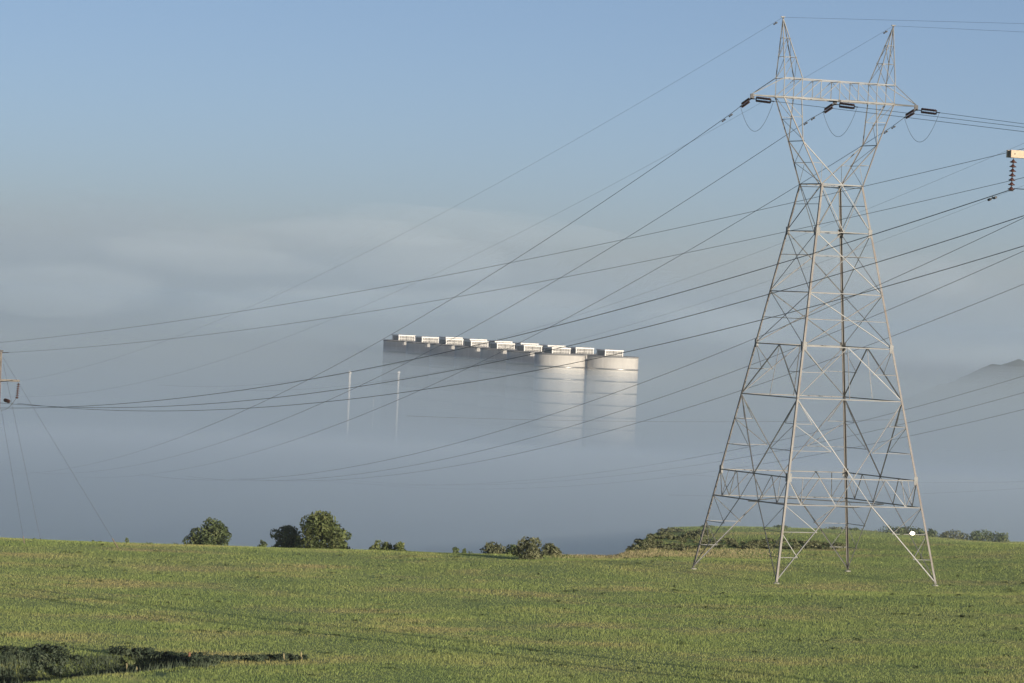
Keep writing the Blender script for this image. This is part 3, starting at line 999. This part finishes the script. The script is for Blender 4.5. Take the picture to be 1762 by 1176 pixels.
# ---------------------------------------------------------------- trees and shrubs
def foliage(rng, blobs, nleaf, size):
    """leaf quads spread over lumpy blobs: list of (cx,cy,cz,rx,ry,rz)"""
    B = np.array(blobs)
    vol = (B[:, 3] * B[:, 4] * B[:, 5]) ** (2 / 3.)
    pick = rng.choice(len(B), nleaf, p=vol / vol.sum())
    d = rng.normal(size=(nleaf, 3)); d /= np.linalg.norm(d, axis=1)[:, None]
    r = rng.uniform(.55, 1.05, nleaf) ** .6
    c = B[pick, :3] + d * B[pick, 3:] * r[:, None]
    nrm = d + rng.normal(scale=.75, size=(nleaf, 3)); nrm /= np.linalg.norm(nrm, axis=1)[:, None]
    t = np.cross(nrm, rng.normal(size=(nleaf, 3))); t /= np.linalg.norm(t, axis=1)[:, None]
    b = np.cross(nrm, t)
    s = rng.uniform(.6, 1.4, nleaf)[:, None] * size
    V = np.empty((nleaf, 4, 3))
    V[:, 0] = c - t * s; V[:, 1] = c - b * s * .45; V[:, 2] = c + t * s; V[:, 3] = c + b * s * .45
    return V
def plant(name, cat, label, px, ytop, wpx, Y, matk, seed, nleaf=None, leaf=.13, base=None, group=None, flat=.8, dense=1.0, stems=4):
    """a tree or shrub at distance Y whose top and width match the picture"""
    rng = np.random.RandomState(seed)
    p = at(px, ytop, Y)
    g = hz(p.x, p.y)
    H = max(p.z - g, .25)
    W = wpx / F_PX * Y
    e = empty(name, (p.x, p.y, g - .05))
    tag(e, label, cat, group)
    blobs = []
    nb = max(13, int(15 * dense * max(1, W / 2)))
    crown_h = min(H * .96, max(W * flat * 1.5, .9))
    zc0 = H - crown_h
    for i in range(nb):
        hf = (i + rng.uniform(0, 1)) / nb
        rb = W * rng.uniform(.12, .19)
        env = .5 * W * math.sqrt(max(0.0, 1 - (max(0, hf - .38) / .66) ** 2)) * (.86 + .14 * min(1, hf / .3))
        a = rng.uniform(0, 6.28); rr = max(0, env * rng.uniform(.82, 1.12) - rb * .7) * rng.uniform(.35, 1) ** .5
        blobs.append((math.cos(a) * rr, math.sin(a) * rr * .85, zc0 + hf * (crown_h - rb * .8) , rb * 1.1, rb * 1.1, rb * .9))
    n = nleaf or int(min(9000, 400 * W * crown_h + 300))
    me = tri_soup('crown', foliage(rng, blobs, n, leaf), M_leafs[matk], 4)
    link_mesh('crown', me, e)
    tr = MB()
    r0 = max(.03, W * .022)
    tr.tube([(0, 0, -.3), (.03 * W, 0, zc0 + crown_h * .25), (.0, .02 * W, zc0 + crown_h * .6)], [r0 * 1.4, r0, r0 * .4], 8)
    for i in range(stems):
        bl = blobs[i]
        st = Vector((0, 0, max(.1, (zc0 + crown_h * .1) * (.4 + .15 * i))))
        tr.tube([st, lerp(st, Vector(bl[:3]), .6) + Vector((0, 0, -.05)), Vector(bl[:3])], [r0 * .7, r0 * .45, r0 * .2], 6)
    tr.build('trunk', M_bark, e, True)
    return e
G1 = 'trees along the crest'
plant('tree', 'tree', 'rounded dark tree standing alone on the left crest', 362, 890, 84, 302, 1, 1, leaf=.13, group=G1)
plant('tree', 'tree', 'tallest olive green tree on the crest left of centre', 555, 879, 100, 300, 0, 2, leaf=.14, group=G1, dense=1.4)
plant('tree', 'tree', 'dark tree adjoining the left side of the tallest crest tree', 497, 902, 80, 303, 1, 3, leaf=.12, group=G1)
plant('tree', 'tree', 'low dark tree tucked against the right side of the tallest crest tree', 590, 908, 50, 302, 1, 4, leaf=.11, group=G1)
plant('shrub', 'shrub', 'left one of two adjoining bright bushes on the crest', 656, 927, 48, 298, 0, 5, leaf=.10, group=G1)
plant('shrub', 'shrub', 'right one of two adjoining bright bushes on the crest', 686, 930, 36, 297, 0, 6, leaf=.10, group=G1)
plant('shrub', 'shrub', 'tiny dark bush left of the tall crest trees', 451, 929, 24, 300, 1, 7, leaf=.09, group=G1)
plant('shrub', 'shrub', 'round green shrub left of the spiky juniper', 850, 931, 50, 280, 2, 8, leaf=.10, group=G1)
plant('shrub', 'shrub', 'spiky pointed juniper in front of the crest near the middle', 911, 921, 62, 264, 2, 9, leaf=.10, group=G1, flat=.95, dense=1.3)
plant('shrub', 'shrub', 'small yellowish bush right of the spiky juniper', 950, 933, 44, 272, 2, 10, leaf=.10, group=G1)
plant('shrub', 'shrub', 'dark low bush between the round shrub and the juniper', 882, 935, 32, 274, 1, 11, leaf=.09, group=G1)
plant('shrub', 'shrub', 'small flat topped bush on the skyline left of the round shrub', 785, 940, 16, 292, 1, 12, leaf=.08, group=G1)
plant('shrub', 'shrub', 'very small bush on the skyline beside the flat topped bush', 799, 942, 12, 292, 1, 13, leaf=.07, group=G1)
plant('shrub', 'shrub', 'tiny lone bush on the far left skyline', 219, 924, 8, 285, 1, 14, leaf=.06, group=G1, nleaf=250)
G2 = 'bushes on the right skyline'
for k, (px, yt, w, Y, mk, lb) in enumerate(((1347, 908, 26, 327, 1, 'small dark bush on the mound top left of the pylon middle'), (1218, 909, 20, 327, 1, 'tiny bush on the mound above the left pylon leg'),
        (1440, 907, 30, 327, 2, 'grey green bush on the skyline by the back pylon leg'), (1470, 909, 22, 327, 1, 'small bush on the skyline right of the back pylon leg'),
        (1535, 904, 44, 327, 1, 'dark wide bush on the skyline left of the glinting plate'), (1570, 905, 44, 328, 1, 'dark bush on the skyline behind the glinting plate'), (1602, 909, 24, 327, 1, 'small bush on the skyline right of the right pylon leg'),
        (1641, 911, 36, 328, 2, 'low olive bush on the right skyline'), (1688, 910, 40, 327, 1, 'dark rounded bush at the end of the right skyline row'), (1720, 914, 28, 327, 1, 'last low bush of the right skyline row'))):
    plant('shrub', 'shrub', lb, px, yt, w * 1.45, 319, mk, 30 + k, leaf=.085, group=G2, flat=.35)
# scrub covering the steep left flank and front band of the mound
def scrub(name, label, pxs, seed, n, leaf, mk):
    rng = np.random.RandomState(seed)
    V = []
    for (px, py, Y, w, h) in pxs:
        p = at(px, py, Y); g = hz(p.x, p.y)
        W = w / F_PX * Y; Hh = h / F_PX * Y
        blobs = [(p.x + rng.uniform(-.4, .4) * W, p.y + rng.uniform(-.4, .4) * W, g + Hh * rng.uniform(.25, .6), W * .28, W * .28, Hh * .5) for _ in range(4)]
        V.append(foliage(rng, blobs, n, leaf))
    o = link_mesh(name, tri_soup(name, np.concatenate(V), M_leafs[mk], 4))
    tag(o, label, 'scrub', kind='stuff')
rr = np.random.RandomState(77)
flank = [(rr.uniform(1085, 1215), 935, rr.uniform(280, 312), rr.uniform(9, 20), rr.uniform(3, 8)) for _ in range(95)]
band = [(rr.uniform(1210, 1450), 935, rr.uniform(287, 297), rr.uniform(9, 22), rr.uniform(3, 7)) for _ in range(75)]
scrub('scrub', 'dark low scrub covering the left flank of the mound', flank, 5, 120, .085, 2)
scrub('scrub', 'grey green scrub in a band along the front of the mound', band, 6, 120, .085, 2)
fringe = [(rr.uniform(960, 1200), 948, rr.uniform(274, 286), rr.uniform(10, 20), rr.uniform(4, 8)) for _ in range(60)]
# straw coloured grass fringe
rng = np.random.RandomState(8)
n = 9000
af = .010 + .062 * rng.beta(2, 2.4, n); Yf = rng.uniform(267, 280, n) + 6 * sstep(.028, .040, af)
fr = blades(rng, af * Yf, Yf, rng.uniform(.06, .22, n), rng.uniform(.03, .05, n), .5)
tag(link_mesh('dry_grass', tri_soup('dry_grass', fr, M_dry)), 'straw coloured dry grass fringe along the foot of the mound', 'grass', kind='stuff')
# weeds in the gully, colour darkened to stand in for shade
n = 45000
Xw = rng.uniform(-27, -11.5, n)
lip, ww = gully(Xw)
Yw = lip + rng.uniform(.0, .95, n) * ww
hw = rng.uniform(.10, .30, n) * (1 + .4 * patchy(Xw, Yw, 1.2, 55))
tag(link_mesh('weeds', tri_soup('weeds', blades(rng, Xw, Yw, np.maximum(hw, .1), rng.uniform(.03, .06, n), .7), M_weed)), 'tall weeds with shade put into their colour filling the gully at lower left', 'weeds', kind='stuff')
rb_ = np.random.RandomState(91)
brush = []
for _ in range(230):
    X_ = rb_.uniform(-24, -12.2); l_, w_ = gully(X_)
    Y_ = l_ + w_ * rb_.uniform(.25, 1.04)
    brush.append((881 + 7050 * X_ / Y_ + 0, 1140, Y_, rb_.uniform(26, 52), rb_.uniform(7, 15)))
for _ in range(34):
    X_ = rb_.uniform(-12.6, -8.6); Y_ = 166.0 + (X_ + 12.6) * .7 + rb_.uniform(-.8, 1.6)
    brush.append((881 + 7050 * X_ / Y_, 1150, Y_, rb_.uniform(12, 30), rb_.uniform(4, 9)))
M_leafs.append(leaf_mat('leaves_painted_shade', (.03, .045, .028), (.05, .07, .04), (.09, .11, .06)))  # darker leaf colours imitate shade over the gully brush
scrub('brush', 'leafy brush tinted dark for shade filling the gully in the lower left corner', brush, 12, 260, .075, 3)
tufts = []
for _ in range(240):
    Y_ = 160 + 120 * rb_.uniform(0, 1) ** 1.3
    px_ = rb_.uniform(0, 1762)
    if abs(px_ - 1400) < 190 and 232 < Y_ < 268: continue
    w_ = rb_.uniform(5, 15) * (1 if rb_.uniform(0, 1) < .8 else 1.9)
    tufts.append((px_, 1060, Y_, w_, rb_.uniform(2, 5)))
scrub('weed_tufts', 'small dark weed tufts scattered over the grass field', tufts, 15, 60, .05, 1)
for k, (px, yt, w, Y, lb) in enumerate(((255, 1136, 60, 168.5, 'leafy low bush at the right end of the gully'), (300, 1137, 55, 167.5, 'bushy weed clump beside the wooden stake'), (215, 1142, 40, 167, 'low leafy weed clump in the middle of the gully'))):
    plant('shrub', 'shrub', lb, px, yt, w, Y, 1, 60 + k, leaf=.09, flat=.5, group='leafy clumps in the gully')
# dry stalks and the stake
def stalk_at(px, ytop, ybase_Y, lb):
    p = at(px, ytop, ybase_Y); g = hz(p.x, p.y)
    e = empty('dry_stalk', (p.x, p.y, g - .05)); tag(e, lb, 'stalk', 'pale dry stalks by the gully')
    h = max(p.z - g, .3)
    MB().tube([(0, 0, 0), (.03, 0, h * .6), (-.02, 0, h)], [.018, .015, .01], 6).build('stem', M_dry, e, True)
    MB().lathe([(.012, -.12), (.032, -.04), (.03, .05), (.01, .12)], 8, (-.02, 0, h)).build('seed_head', M_dry, e, True)
for k, (px, yt, lb) in enumerate(((219, 1144, 'tallest pale dry stalk at lower left'), (236, 1150, 'dry stalk right of the tallest one at lower left'), (242, 1153, 'short dry stalk in the lower left clump'), (258, 1156, 'dry stalk standing apart at lower left'), (489, 1131, 'left dry stalk of the pair in the foreground grass'), (519, 1124, 'right dry stalk of the pair in the foreground grass'))):
    stalk_at(px, yt, 162.5 if px < 400 else 167.5, lb)
p = at(324, 1146, 165.5)
e = empty('wooden_stake', (p.x, p.y, hz(p.x, p.y) - .1)); tag(e, 'short reddish brown leaning stake beside the leafy gully bush', 'stake')
hs = max(p.z - e.location.z, .5)
M_red = simple_mat('reddish_wood', (.26, .13, .07), (.18, .09, .05), 6, .8)
MB().tube([(-.28, 0, 0), (-.05, 0, hs * .6), (.02, 0, hs)], [.055, .05, .04], 8).build('post', M_red, e)
MB().tube([(.02, 0, hs - .06), (.03, 0, hs + .14)], [.06, .045], 8).build('post_head', M_red, e)
